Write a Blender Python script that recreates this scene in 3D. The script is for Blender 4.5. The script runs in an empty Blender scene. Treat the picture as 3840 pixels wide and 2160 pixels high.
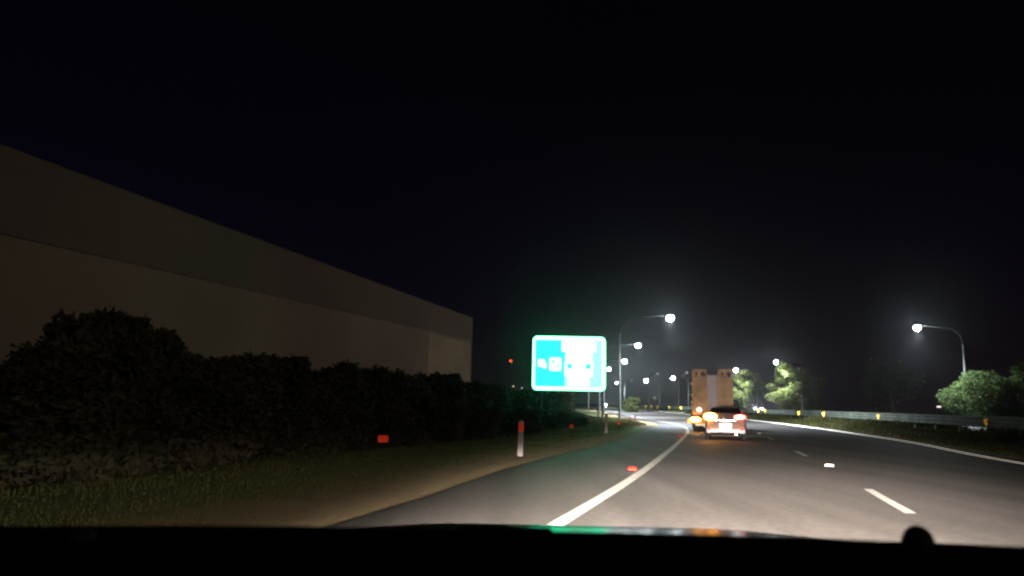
import bpy, math, random
import numpy as np
from mathutils import Vector, Matrix
R = math.radians
sc = bpy.context.scene
# ------------------------------------------------------------------ camera
cd = bpy.data.cameras.new('camera'); cam = bpy.data.objects.new('camera', cd)
sc.collection.objects.link(cam); sc.camera = cam
cam.matrix_world = Matrix.Translation((0, 0, 1.1)) @ Matrix.Rotation(R(90 + 9.18), 4, 'X') @ Matrix.Rotation(R(1.2), 4, 'Z')
cd.lens = 27; cd.sensor_width = 36; cd.clip_start = .02; cd.clip_end = 4000
cd.dof.use_dof = True; cd.dof.focus_distance = 45; cd.dof.aperture_fstop = 27 / 4.2   # 4.2 mm pupil
# ------------------------------------------------------------------ night sky and a sun lamp added as warm fill for the wall
w = bpy.data.worlds.new('World'); sc.world = w; w.use_nodes = True
nt = w.node_tree; bg = nt.nodes['Background']
sky = nt.nodes.new('ShaderNodeTexSky'); sky.sky_type = 'NISHITA'; sky.sun_disc = False
SUN_EL, SUN_AZ = 24, 128          # degrees; azimuth clockwise from +Y
sky.sun_elevation = R(SUN_EL); sky.sun_rotation = R(SUN_AZ)
sky.dust_density = .3; sky.ozone_density = 4
tint = nt.nodes.new('ShaderNodeMix'); tint.data_type = 'RGBA'; tint.blend_type = 'MULTIPLY'; tint.inputs['Factor'].default_value = 1; tint.inputs['B'].default_value = (1.5, .5, .95, 1)
nt.links.new(sky.outputs[0], tint.inputs['A']); nt.links.new(tint.outputs['Result'], bg.inputs[0]); bg.inputs[1].default_value = .0006
sl = bpy.data.lights.new('fill_sun', 'SUN'); sl.energy = .30; sl.angle = R(12); sl.color = (1, .78, .64)
so = bpy.data.objects.new('fill_sun', sl); sc.collection.objects.link(so)
dv = Vector((math.sin(R(SUN_AZ)) * math.cos(R(SUN_EL)), math.cos(R(SUN_AZ)) * math.cos(R(SUN_EL)), math.sin(R(SUN_EL))))
so.rotation_euler = dv.to_track_quat('Z', 'Y').to_euler(); so.location = dv * 100
sc.view_settings.view_transform = 'Standard'; sc.view_settings.look = 'None'
sc.view_settings.exposure = 0; sc.view_settings.gamma = 1
sc.cycles.filter_width = 2.4; sc.cycles.use_denoising = True
sc.cycles.max_bounces = 5; sc.cycles.diffuse_bounces = 2; sc.cycles.glossy_bounces = 3; sc.cycles.volume_bounces = 0
sc.cycles.sample_clamp_indirect = 4
HEAD = 16.2                        # heading of the road at the camera, degrees right of +Y
# ------------------------------------------------------------------ lie of the land
def gz(Y):
    t = np.clip(np.asarray(Y, float) - 25, 0, 520); return .013 * t * t / (t + 12)
def pl(pts):
    xs = [p[0] for p in pts]; ys = [p[1] for p in pts]
    def f(Y):                      # smoothed polyline, x as a function of y
        Y = np.asarray(Y, float); s = 0
        for k in (-1, -.5, 0, .5, 1):
            s = s + np.interp(Y + k * (2 + np.clip(Y, 0, 200) * .06), ys, xs)
        return s / 5
    return f
left_edge = pl([(-28, -95), (-18, -60), (-5.2, -5), (-1.47, 8), (.18, 16.6), (5.48, 36), (9.9, 54.3), (12.3, 62), (13, 70), (13.4, 80), (14.2, 95), (14.9, 107), (18.5, 144), (20.5, 178), (21, 230), (18.5, 300), (12.5, 360), (0, 430), (-30, 520), (-120, 700)])
left_line = pl([(-26.5, -95), (-16.5, -60), (-3.3, -5), (.54, 8.1), (2.29, 14.1), (6.18, 29), (10.85, 47), (13.1, 58), (14.3, 68), (14.9, 80), (15.8, 95), (16.6, 107), (20, 144), (22, 178), (22.5, 230), (20, 300), (14, 360), (1.5, 430), (-29, 520), (-119, 700)])
mid_line = pl([(-22.5, -95), (-12.5, -60), (.7, -5), (4.85, 9.6), (7.5, 18.4), (9.3, 25), (12.9, 38.5), (15.6, 50), (18, 65), (19.7, 80), (21.2, 97), (26, 144), (28, 178), (28.5, 230), (26, 300), (20, 360), (7.5, 430), (-23, 520)])
right_line = pl([(-18, -95), (-8, -60), (6.4, -5), (13.97, 21.3), (19.2, 37), (23.6, 58), (27.2, 80), (29.1, 97), (33.5, 144), (35.3, 178), (35.8, 230), (33.3, 300), (27.3, 360), (14.5, 430), (-16, 520), (-106, 700)])
def smooth(t): t = np.clip(t, 0, 1); return t * t * (3 - 2 * t)
def gh(X, Y):                      # height of the ground anywhere
    X = np.asarray(X, float); g = gz(Y); le = left_edge(Y); re = right_line(Y) + .7
    d = le - X; e = X - re
    hl = -.04 + .12 * smooth(d / 4) + .75 * smooth((d - 5) / 9) + .5 * smooth((d - 14) / 30)
    hr = -.04 + .34 * smooth((e - .3) / 2.6)
    return g + np.where(d > 0, hl, np.where(e > 0, hr, -.06))
# ------------------------------------------------------------------ helpers
col = sc.collection
class MB:
    def __init__(s): s.v = []; s.f = []; s.m = []; s.mi = 0
    def quad(s, a, b, c, d):
        n = len(s.v); s.v += [a, b, c, d]; s.f.append((n, n + 1, n + 2, n + 3)); s.m.append(s.mi)
    def box(s, x0, x1, y0, y1, z0, z1, M=None):
        P = [Vector(p) for p in ((x0, y0, z0), (x1, y0, z0), (x1, y1, z0), (x0, y1, z0), (x0, y0, z1), (x1, y0, z1), (x1, y1, z1), (x0, y1, z1))]
        if M is not None: P = [M @ p for p in P]
        n = len(s.v); s.v += [tuple(p) for p in P]
        for q in ((0, 3, 2, 1), (4, 5, 6, 7), (0, 1, 5, 4), (1, 2, 6, 5), (2, 3, 7, 6), (3, 0, 4, 7)):
            s.f.append(tuple(n + i for i in q)); s.m.append(s.mi)
    def tube(s, pts, rad, seg=8, cap=True):
        pts = [Vector(p) for p in pts]; n0 = len(s.v); k = len(pts)
        if not hasattr(rad, '__len__'): rad = [rad] * k
        for i, p in enumerate(pts):
            t = (pts[min(i + 1, k - 1)] - pts[max(i - 1, 0)]).normalized()
            a = t.orthogonal().normalized() if i == 0 else (ref - t * ref.dot(t)).normalized()
            ref = a; b = t.cross(a)
            for j in range(seg):
                an = 2 * math.pi * j / seg
                s.v.append(tuple(p + (a * math.cos(an) + b * math.sin(an)) * rad[i]))
        for i in range(k - 1):
            for j in range(seg):
                q = (n0 + i * seg + j, n0 + i * seg + (j + 1) % seg, n0 + (i + 1) * seg + (j + 1) % seg, n0 + (i + 1) * seg + j)
                s.f.append(q); s.m.append(s.mi)
        if cap:
            s.f.append(tuple(n0 + j for j in range(seg))[::-1]); s.m.append(s.mi)
            s.f.append(tuple(n0 + (k - 1) * seg + j for j in range(seg))); s.m.append(s.mi)
    def ell(s, c, r, nu=14, nv=8, M=None, zmin=-1, zmax=1):
        n0 = len(s.v)
        for i in range(nv + 1):
            z = zmin + (zmax - zmin) * i / nv
            ph = math.asin(max(-1, min(1, math.sin(math.pi / 2 * (2 * i / nv - 1)) if (zmin, zmax) == (-1, 1) else z)))
            for j in range(nu):
                a = 2 * math.pi * j / nu
                p = Vector((math.cos(a) * math.cos(ph) * r[0], math.sin(a) * math.cos(ph) * r[1], math.sin(ph) * r[2]))
                if M is not None: p = M @ p
                s.v.append(tuple(p + Vector(c)))
        for i in range(nv):
            for j in range(nu):
                s.f.append((n0 + i * nu + j, n0 + i * nu + (j + 1) % nu, n0 + (i + 1) * nu + (j + 1) % nu, n0 + (i + 1) * nu + j)); s.m.append(s.mi)
        s.f.append(tuple(n0 + j for j in range(nu))[::-1]); s.m.append(s.mi)
        s.f.append(tuple(n0 + nv * nu + j for j in range(nu))); s.m.append(s.mi)
    def prism(s, poly, y0, y1, M=None):     # polygon in x-z, extruded along y; front face is y0
        n = len(s.v); k = len(poly)
        P = [Vector((x, y0, z)) for x, z in poly] + [Vector((x, y1, z)) for x, z in poly]
        if M is not None: P = [M @ p for p in P]
        s.v += [tuple(p) for p in P]
        s.f.append(tuple(range(n, n + k))); s.f.append(tuple(range(n + 2 * k - 1, n + k - 1, -1))); s.m += [s.mi, s.mi]
        for i in range(k):
            j = (i + 1) % k; s.f.append((n + i, n + k + i, n + k + j, n + j)); s.m.append(s.mi)
    def grid(s, P):                          # P[i][j] points
        n0 = len(s.v); a = len(P); b = len(P[0])
        for r in P: s.v += [tuple(map(float, p)) for p in r]
        for i in range(a - 1):
            for j in range(b - 1):
                s.f.append((n0 + i * b + j, n0 + i * b + j + 1, n0 + (i + 1) * b + j + 1, n0 + (i + 1) * b + j)); s.m.append(s.mi)
    def build(s, name, mat, parent=None, sm=False, bevel=0, sub=0):
        me = bpy.data.meshes.new(name); me.from_pydata(s.v, [], s.f)
        for m in (mat if isinstance(mat, (list, tuple)) else [mat]): me.materials.append(m)
        if isinstance(mat, (list, tuple)): me.polygons.foreach_set('material_index', s.m)
        if sm: me.polygons.foreach_set('use_smooth', [True] * len(me.polygons))
        me.update()
        o = bpy.data.objects.new(name, me); col.objects.link(o)
        if parent is not None: o.parent = parent
        if bevel:
            b = o.modifiers.new('bevel', 'BEVEL'); b.width = bevel; b.segments = 2; b.limit_method = 'ANGLE'
        if sub:
            b = o.modifiers.new('sub', 'SUBSURF'); b.levels = sub; b.render_levels = sub
        return o
def rrect(x0, x1, z0, z1, r, n=5):
    out = []
    for cx, cz, a0 in ((x1 - r, z0 + r, -90), (x1 - r, z1 - r, 0), (x0 + r, z1 - r, 90), (x0 + r, z0 + r, 180)):
        for i in range(n + 1):
            a = R(a0 + 90 * i / n); out.append((cx + r * math.cos(a), cz + r * math.sin(a)))
    return out
def empty(name, label, cat, loc=(0, 0, 0), rz=0, group=None):
    o = bpy.data.objects.new(name, None); col.objects.link(o); o.location = loc; o.rotation_euler = (0, 0, rz)
    o.empty_display_size = .3
    tag(o, label, cat, group); return o
def tag(o, label=None, cat=None, group=None, kind=None):
    if label: o['label'] = label
    if cat: o['category'] = cat
    if group: o['group'] = group
    if kind: o['kind'] = kind
    return o
def copy_thing(o, parent=None):
    c = o.copy(); col.objects.link(c)
    if parent is not None: c.parent = parent
    for ch in list(o.children):
        copy_thing(ch, c)
    return c
# ------------------------------------------------------------------ materials
def pmat(name, c, rough=.7, metal=0, spec=.4, noise=None, bump=0, coord='Object'):
    m = bpy.data.materials.new(name); m.use_nodes = True; n = m.node_tree; b = n.nodes['Principled BSDF']
    b.inputs['Base Color'].default_value = (*c, 1); b.inputs['Roughness'].default_value = rough
    b.inputs['Metallic'].default_value = metal; b.inputs['Specular IOR Level'].default_value = spec
    if noise:
        sc_, c2 = noise[:2]
        tc = n.nodes.new('ShaderNodeTexCoord'); nz = n.nodes.new('ShaderNodeTexNoise'); nz.inputs['Scale'].default_value = sc_; nz.inputs['Detail'].default_value = 6
        mx = n.nodes.new('ShaderNodeMix'); mx.data_type = 'RGBA'
        cr = n.nodes.new('ShaderNodeMapRange'); cr.inputs[1].default_value = .35; cr.inputs[2].default_value = .65
        n.links.new(tc.outputs[coord], nz.inputs['Vector']); n.links.new(nz.outputs['Fac'], cr.inputs[0]); n.links.new(cr.outputs[0], mx.inputs['Factor'])
        mx.inputs['A'].default_value = (*c, 1); mx.inputs['B'].default_value = (*c2, 1)
        n.links.new(mx.outputs['Result'], b.inputs['Base Color'])
        if bump:
            bp = n.nodes.new('ShaderNodeBump'); bp.inputs['Strength'].default_value = bump; bp.inputs['Distance'].default_value = .05
            n.links.new(nz.outputs['Fac'], bp.inputs['Height']); n.links.new(bp.outputs[0], b.inputs['Normal'])
    return m
def emat(name, c, s):
    m = bpy.data.materials.new(name); m.use_nodes = True; n = m.node_tree; n.nodes.clear()
    e = n.nodes.new('ShaderNodeEmission'); o = n.nodes.new('ShaderNodeOutputMaterial')
    e.inputs[0].default_value = (*c, 1); e.inputs[1].default_value = s; n.links.new(e.outputs[0], o.inputs[0]); return m
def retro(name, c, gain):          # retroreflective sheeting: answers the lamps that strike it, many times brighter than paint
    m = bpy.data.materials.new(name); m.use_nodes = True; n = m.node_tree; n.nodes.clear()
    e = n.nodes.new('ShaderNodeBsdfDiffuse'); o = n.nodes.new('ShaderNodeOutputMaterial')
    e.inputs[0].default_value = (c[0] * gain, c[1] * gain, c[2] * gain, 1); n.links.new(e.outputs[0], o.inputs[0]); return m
def leafmat(name, c1, c2, scale):
    m = pmat(name, c1, .8, 0, .06, (scale, c2)); n = m.node_tree; b = n.nodes['Principled BSDF']
    t = n.nodes.new('ShaderNodeBsdfTranslucent'); mx = n.nodes.new('ShaderNodeMixShader'); mx.inputs[0].default_value = .3
    src = b.inputs['Base Color'].links[0].from_socket
    n.links.new(src, t.inputs[0]); n.links.new(b.outputs[0], mx.inputs[1]); n.links.new(t.outputs[0], mx.inputs[2])
    n.links.new(mx.outputs[0], n.nodes['Material Output'].inputs[0]); return m
M = {}
M['asphalt'] = pmat('asphalt', (.085, .078, .072), .7, 0, .14, (9, (.06, .056, .053)), .15)
M['asphalt2'] = pmat('worn_asphalt', (.07, .07, .07), .6, 0, .4, (1.5, (.09, .09, .09)), .1)
M['paint'] = pmat('road_paint', (.50, .50, .46), .6, 0, .3, (6, (.33, .33, .30)))
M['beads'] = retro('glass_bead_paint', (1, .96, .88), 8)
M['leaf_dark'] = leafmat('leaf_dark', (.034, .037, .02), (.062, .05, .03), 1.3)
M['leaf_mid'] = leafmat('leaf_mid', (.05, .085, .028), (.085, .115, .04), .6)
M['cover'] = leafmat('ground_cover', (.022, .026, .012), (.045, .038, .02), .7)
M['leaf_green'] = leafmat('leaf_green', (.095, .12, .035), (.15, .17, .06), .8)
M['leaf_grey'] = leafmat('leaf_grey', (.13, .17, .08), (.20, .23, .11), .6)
M['bark'] = pmat('bark', (.10, .075, .05), .9, 0, .2, (8, (.05, .04, .03)))
M['grass'] = leafmat('grass_blades', (.05, .068, .018), (.085, .075, .03), .5)
M['galv'] = pmat('galvanised_steel', (.13, .14, .14), .7, .1, .3, (5, (.09, .1, .1)))
M['rail'] = pmat('rail_steel', (.17, .195, .165), .8, .0, .2, (.7, (.09, .11, .09)))
M['white'] = pmat('white_plastic', (.78, .75, .76), .5, 0, .4, (20, (.6, .57, .57)))
M['black'] = pmat('black_plastic', (.012, .012, .014), .75, 0, .1, (30, (.008, .008, .01)))
M['rubber'] = pmat('tyre_rubber', (.02, .02, .02), .8, 0, .3, (20, (.03, .03, .03)))
M['glass'] = pmat('dark_glass', (.02, .015, .018), .12, 0, .6, (3, (.03, .02, .02)))
M['silver'] = pmat('silver_paint', (.46, .43, .44), .4, .15, .5, (2, (.34, .31, .31)))
M['darkcar'] = pmat('dark_paint', (.10, .10, .12), .35, .3, .6, (2, (.08, .08, .1)))
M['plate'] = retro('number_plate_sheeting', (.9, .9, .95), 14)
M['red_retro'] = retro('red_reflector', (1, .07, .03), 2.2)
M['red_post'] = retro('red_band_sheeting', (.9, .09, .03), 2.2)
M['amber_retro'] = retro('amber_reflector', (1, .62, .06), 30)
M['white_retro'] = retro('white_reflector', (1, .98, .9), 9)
M['brick_retro'] = retro('post_sheeting', (.8, .75, .76), .45)
# lengthwise wear on the asphalt: wheel tracks and drips
a = M['asphalt'].node_tree; ab = a.nodes['Principled BSDF']; old = ab.inputs['Base Color'].links[0].from_socket
tca = a.nodes.new('ShaderNodeTexCoord'); mpa = a.nodes.new('ShaderNodeMapping'); mpa.inputs['Rotation'].default_value = (0, 0, R(16.2)); mpa.inputs['Scale'].default_value = (1.1, .05, 1)
nza = a.nodes.new('ShaderNodeTexNoise'); nza.inputs['Scale'].default_value = 1; nza.inputs['Detail'].default_value = 5; mra = a.nodes.new('ShaderNodeMapRange')
for i, v_ in ((1, .3), (2, .7), (3, .72), (4, 1.22)): mra.inputs[i].default_value = v_
mxa = a.nodes.new('ShaderNodeMix'); mxa.data_type = 'RGBA'; mxa.blend_type = 'MULTIPLY'; mxa.inputs['Factor'].default_value = 1
a.links.new(tca.outputs['Object'], mpa.inputs[0]); a.links.new(mpa.outputs[0], nza.inputs['Vector']); a.links.new(nza.outputs['Fac'], mra.inputs[0])
a.links.new(old, mxa.inputs['A']); a.links.new(mra.outputs[0], mxa.inputs['B']); a.links.new(mxa.outputs['Result'], ab.inputs['Base Color'])
# terrain: bare gravel by the asphalt, rough grass, dark mulch further out
g = pmat('terrain', (.06, .06, .03), .95, 0, .1); n = g.node_tree; b = n.nodes['Principled BSDF']
at_ = n.nodes.new('ShaderNodeAttribute'); at_.attribute_name = 'edge_distance'
tc = n.nodes.new('ShaderNodeTexCoord'); nz = n.nodes.new('ShaderNodeTexNoise'); nz.inputs['Scale'].default_value = .9; nz.inputs['Detail'].default_value = 8
n.links.new(tc.outputs['Object'], nz.inputs['Vector'])
ma = n.nodes.new('ShaderNodeMath'); ma.operation = 'MULTIPLY_ADD'; n.links.new(nz.outputs['Fac'], ma.inputs[0]); ma.inputs[1].default_value = 1.6; n.links.new(at_.outputs['Fac'], ma.inputs[2])
cr = n.nodes.new('ShaderNodeValToRGB'); mr = n.nodes.new('ShaderNodeMapRange'); mr.inputs[1].default_value = 0; mr.inputs[2].default_value = 12
n.links.new(ma.outputs[0], mr.inputs[0]); n.links.new(mr.outputs[0], cr.inputs[0]); n.links.new(cr.outputs[0], b.inputs['Base Color'])
E_ = cr.color_ramp.elements
E_[0].position = .0; E_[0].color = (.32, .26, .155, 1); E_[1].position = 1; E_[1].color = (.045, .05, .028, 1)
for p, c in ((.13, (.27, .21, .12)), (.19, (.19, .16, .08)), (.27, (.10, .115, .04)), (.5, (.06, .065, .03))):
    e = E_.new(p); e.color = (*c, 1)
bp = n.nodes.new('ShaderNodeBump'); bp.inputs['Strength'].default_value = .6; bp.inputs['Distance'].default_value = .08
nz2 = n.nodes.new('ShaderNodeTexNoise'); nz2.inputs['Scale'].default_value = 11; nz2.inputs['Detail'].default_value = 6; n.links.new(tc.outputs['Object'], nz2.inputs['Vector'])
n.links.new(nz2.outputs['Fac'], bp.inputs['Height']); n.links.new(bp.outputs[0], b.inputs['Normal'])
M['ground'] = g
# ------------------------------------------------------------------ ground and roads
def stations(a, b):
    out = [a]
    while out[-1] < b: out.append(out[-1] + (1.5 if out[-1] < 80 else 3 if out[-1] < 200 else 8 if out[-1] < 560 else 60))
    return out
YS = stations(-95, 1500)
LD = [700, 300, 150, 90, 60, 45, 35, 28, 22, 18, 15, 13, 11, 9.5, 8, 7, 6, 5, 4, 3.2, 2.4, 1.6, .9, .4, 0]
RD = [0, .4, 1, 1.6, 2.3, 3.2, 4, 6, 9, 14, 18, 25, 40, 80, 150, 300, 700]
mb = MB(); P = []; ed = []
for Y in YS:
    le = float(left_edge(Y)); re = float(right_line(Y)) + .7; row = []
    for d in LD: row.append((le - d, Y)); ed.append(d)
    for t in (.25, .5, .75): row.append((le + (re - le) * t, Y)); ed.append(0)
    for d in RD: row.append((re + d, Y)); ed.append(d * 1.1 + .9)
    X = np.array([r[0] for r in row]); Z = gh(X, Y)
    Z[len(LD) - 1] = gz(Y) - .05; Z[len(LD) + 3] = gz(Y) - .05
    P.append([(x, Y, z) for x, z in zip(X, Z)])
mb.grid(P); terrain = mb.build('ground', M['ground'], sm=True); tag(terrain, kind='structure')
at_ = terrain.data.attributes.new('edge_distance', 'FLOAT', 'POINT'); at_.data.foreach_set('value', ed)
def strip(name, fa, fb, dz, y0, y1, mat, step=1.5, nx=1, base=None, parent=None):
    mb = MB(); P = []; Y = y0
    while Y <= y1 + 1e-6:
        xa = float(fa(Y)); xb = float(fb(Y)); row = []
        for i in range(nx + 1):
            x = xa + (xb - xa) * i / nx; z = (float(gz(Y)) if base is None else float(base(x, Y))) + dz; row.append((x, Y, z))
        P.append(row); Y += step
    mb.grid(P); return mb.build(name, mat, parent, sm=True)
tag(strip('road', lambda Y: left_edge(Y) - .02 * np.sin(Y * 1.7), lambda Y: right_line(Y) + .7, 0, -90, 516, M['asphalt'], nx=6), kind='structure')
onc_a = lambda Y: right_line(Y) + 7.0
onc_b = lambda Y: right_line(Y) + 14.6
tag(strip('oncoming_road', onc_a, onc_b, .34, -60, 516, M['asphalt2'], nx=4), kind='structure')
tag(strip('left_edge_line', lambda Y: left_line(Y) - .09, lambda Y: left_line(Y) + .09, .004, -60, 516, M['paint']), kind='structure')
tag(strip('right_edge_line', lambda Y: right_line(Y) - .08, lambda Y: right_line(Y) + .08, .004, -60, 516, M['beads']), kind='structure')
tag(strip('oncoming_edge_line', lambda Y: onc_a(Y) + .9, lambda Y: onc_a(Y) + 1.05, .344, 20, 516, M['paint']), kind='structure')
mb = MB()
for y0 in [9.5 + 13.6 * k for k in range(-4, 26)]:
    ln = 3.1
    P = []
    for i in range(3):
        Y = y0 + ln * i / 2; x = float(mid_line(Y)); P.append([(x - .07, Y, float(gz(Y)) + .004), (x + .07, Y, float(gz(Y)) + .004)])
    mb.grid(P)
tag(mb.build('lane_line', M['paint']), kind='structure')
mb = MB()
for y0 in [40 + 13 * k for k in range(28)]:
    P = []
    for i in range(3):
        Y = y0 + 1.5 * i; x = float(right_line(Y)) + 11.0; P.append([(x - .07, Y, float(gz(Y)) + .344), (x + .07, Y, float(gz(Y)) + .344)])
    mb.grid(P)
tag(mb.build('oncoming_lane_line', M['paint']), kind='structure')
# ------------------------------------------------------------------ foliage
def leaves(rng, clumps, n, size, flat=.0):
    """clumps: list of (centre, radii); leaf quads through each clump's volume, thicker near its skin"""
    V = []; F = []
    tot = sum(c[1][0] * c[1][2] for c in clumps)
    for c, r in clumps:
        k = max(6, int(n * r[0] * r[2] / tot))
        u = rng.normal(size=(k, 3)); u /= np.linalg.norm(u, axis=1)[:, None]
        rad = rng.uniform(.35, 1, k) ** .5 * (1 + rng.normal(size=k) * .10)
        p = np.array(c) + u * rad[:, None] * np.array(r)
        a = rng.normal(size=(k, 3)); a[:, 2] *= .6; a /= np.linalg.norm(a, axis=1)[:, None]
        bb = np.cross(a, u + rng.normal(size=(k, 3)) * .6); bb /= np.linalg.norm(bb, axis=1)[:, None]
        s = size * rng.uniform(.6, 1.4, k)[:, None]
        n0 = len(V) and sum(len(x) for x in V)
        q = np.stack([p - a * s, p - bb * s * .45, p + a * s, p + bb * s * .45], 1).reshape(-1, 3)
        V.append(q); F.append(np.arange(k * 4).reshape(-1, 4) + n0)
    return np.concatenate(V), np.concatenate(F)
def leafmesh(name, VF):
    V, F = VF; me = bpy.data.meshes.new(name); me.vertices.add(len(V)); me.vertices.foreach_set('co', V.ravel().astype('f4'))
    me.loops.add(F.size); me.loops.foreach_set('vertex_index', F.ravel().astype('i4'))
    me.polygons.add(len(F)); me.polygons.foreach_set('loop_start', (np.arange(len(F)) * 4).astype('i4')); me.polygons.foreach_set('loop_total', np.full(len(F), 4, 'i4'))
    me.update(); me.validate(); return me
def mobj(name, me, mat, parent=None):
    if not me.materials: me.materials.append(mat)
    o = bpy.data.objects.new(name, me); col.objects.link(o)
    if parent is not None: o.parent = parent
    return o
def bush_mesh(seed, n=7500, size=.05, hh=1.0):
    rng = np.random.default_rng(seed); cl = [((0, 0, .42 * hh), (.5, .5, .42 * hh))]
    for i in range(11):
        a = rng.uniform(0, 6.28); d = rng.uniform(.15, .5); z = rng.uniform(.25, .92) * hh; r = rng.uniform(.14, .27)
        cl.append(((math.cos(a) * d, math.sin(a) * d, z - r * .6), (r, r, r * rng.uniform(.7, 1.1))))
    return leafmesh('bush_leaves', leaves(rng, cl, n, size))
def stems_mesh(seed, r=.35, h=.7):
    rng = np.random.default_rng(seed); mb = MB()
    for i in range(6):
        a = rng.uniform(0, 6.28); d = rng.uniform(.3, 1) * r
        mb.tube([(0, 0, -.05), (math.cos(a) * d * .4, math.sin(a) * d * .4, h * .4), (math.cos(a) * d, math.sin(a) * d, h)], [.03, .022, .01], 6)
    me = bpy.data.meshes.new('stems'); me.from_pydata(mb.v, [], mb.f); return me
BM = [bush_mesh(s) for s in range(5)]; SM = [stems_mesh(s) for s in range(3)]
rnd = random.Random(4)
# back row on the bank: (x, y, height above the ground)
back_row = [(-9.4, 13.5, 2.0), (-9.3, 14.3, 2.0), (-9.1, 15.1, 2.0), (-9.0, 15.9, 2.65), (-8.8, 16.9, 3.0), (-8.5, 17.9, 3.1), (-8.15, 19.1, 2.85), (-7.8, 20.5, 2.6), (-7.4, 21.7, 2.75), (-6.95, 23.5, 2.6), (-6.4, 25.3, 2.65), (-5.8, 27.5, 2.65), (-5.1, 30.1, 2.7), (-4.3, 33.2, 2.8), (-3.2, 37.1, 2.85), (-2.1, 42, 2.8), (-1.0, 46.4, 2.75), (.3, 51.9, 2.5), (2.0, 58, 2.5), (4.2, 66, 2.4)]
front_row = [(-6.13, 9.83, 1.25), (-5.9, 11, 1.4), (-5.6, 12.5, 1.4), (-5.2, 14.3, 1.4), (-4.7, 17, 1.4), (-4.1, 19.3, 1.4), (-3.2, 22.6, 1.35), (-2.3, 25.8, 1.4), (-1.15, 30, 1.4), (.5, 36, 1.4), (2.2, 43.2, 1.35), (4.0, 49.5, 1.1)]
def describe_place(px):
    for lim, t in ((200, 'at the left edge of the photo'), (420, 'left of the tallest shrub'), (620, 'the tallest of the bank below the building'), (860, 'right of the tallest shrub'), (1150, 'under the middle of the long building'), (1450, 'left of the red marker on the verge'), (1800, 'under the far corner of the building'), (2020, 'between the building corner and the green sign'), (9999, 'below the green sign')):
        if px < lim: return t
row_words = ['first', 'second', 'third', 'fourth', 'fifth', 'sixth', 'seventh', 'eighth', 'ninth', 'tenth', 'eleventh', 'twelfth', 'thirteenth', 'fourteenth', 'fifteenth', 'sixteenth', 'seventeenth', 'eighteenth', 'nineteenth', 'twentieth']
def shrub(x, y, h, rx, k, label, group, mat='leaf_dark', name='shrub'):
    z = float(gh(x, y)); base = float(gz(y))
    t = empty(name, label, 'shrub', (x, y, z - .05), rnd.uniform(0, 6.28), group)
    hh = base + h - z + .1
    o = mobj('foliage', BM[k % 5], M[mat], t); o.scale = (rx, rx, hh * 1.02)
    if o.data.materials[0] != M[mat]:
        o.data = o.data.copy(); o.data.materials[0] = M[mat]
    s = mobj('stem', SM[k % 3], M['bark'], t); s.scale = (rx, rx, hh)
    return t
for i, (x, y, h) in enumerate(back_row):
    size = 'tall' if h > 2.75 else 'rounded' if i % 2 else 'ragged'
    shrub(x, y, h * rnd.uniform(.93, 1.06), 1.7 + y * .012, i, f'{size} dark shrub by the building, {row_words[i]} from left in the back row', 'dark shrubs along the top of the bank')
for i, (x, y, h) in enumerate(front_row):
    shrub(x, y, h * rnd.uniform(.8, 1.15), 1.25 + y * .012, i + 2, f'low dark shrub above the grass verge, {row_words[i]} from left in the front row', 'low shrubs on the slope of the bank')
# ground cover on the bank: nobody could count it
rng = np.random.default_rng(77); N = 60000
Y = 5 + 85 * rng.random(N) ** 1.6; d = rng.uniform(4.6, 13.5, N)
X = left_edge(Y) - d; Z = gh(X, Y) + rng.random(N) ** 2 * (.1 + .5 * smooth((d - 4.6) / 3)) * (.5 + .8 * np.sin(X * 1.7 + np.sin(Y * 1.1)) ** 2)
p = np.stack([X, Y, Z], 1); a = rng.normal(size=(N, 3)); a /= np.linalg.norm(a, axis=1)[:, None]; b_ = np.cross(a, rng.normal(size=(N, 3))); b_ /= np.linalg.norm(b_, axis=1)[:, None]
s = (rng.uniform(.03, .07, N) + Y * .0012)[:, None]
q = np.stack([p - a * s, p - b_ * s * .5, p + a * s, p + b_ * s * .5], 1).reshape(-1, 3)
o = mobj('undergrowth', leafmesh('undergrowth', (q, np.arange(N * 4).reshape(-1, 4))), M['cover']); tag(o, 'dark low undergrowth covering the bank beside the road', 'undergrowth', kind='stuff')
def blades(name, X, Y, h, wd, seed, label):
    rng = np.random.default_rng(seed); N = len(X); Z = gh(X, Y)
    an = rng.uniform(0, 6.28, N); dx = np.cos(an) * wd; dy = np.sin(an) * wd
    l = rng.normal(size=(N, 2)) * h[:, None] * .35
    b0 = np.stack([X - dx, Y - dy, Z], 1); b1 = np.stack([X + dx, Y + dy, Z], 1)
    m0 = np.stack([X - dx * .6 + l[:, 0] * .4, Y - dy * .6 + l[:, 1] * .4, Z + h * .6], 1); m1 = np.stack([X + dx * .6 + l[:, 0] * .4, Y + dy * .6 + l[:, 1] * .4, Z + h * .6], 1)
    t0 = np.stack([X + l[:, 0], Y + l[:, 1], Z + h], 1)
    V = np.stack([b0, b1, m1, m0, m0, m1, t0, t0], 1).reshape(-1, 3)
    o = mobj(name, leafmesh(name, (V, np.arange(N * 8).reshape(-1, 4))), M['grass']); tag(o, label, 'grass', kind='stuff')
N = 60000; Y = 5 + 75 * rng.random(N) ** 1.5; d = .9 + 3.6 * rng.random(N) ** .8
keep = rng.random(N) < smooth((d - .7) / 1.6) * (.25 + .7 * (np.sin(Y * .9 + d * 2.1) * np.sin(Y * .37 - d * 1.3) > -.15)) + .03; Y = Y[keep]; d = d[keep]
blades('verge_grass', left_edge(Y) - d, Y, rng.uniform(.015, .055, len(Y)) * (1 + smooth((Y - 40) / 20)), np.full(len(Y), .0025) + Y * .00045, 5, 'short patchy grass on the verge left of the gravel strip')
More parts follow.
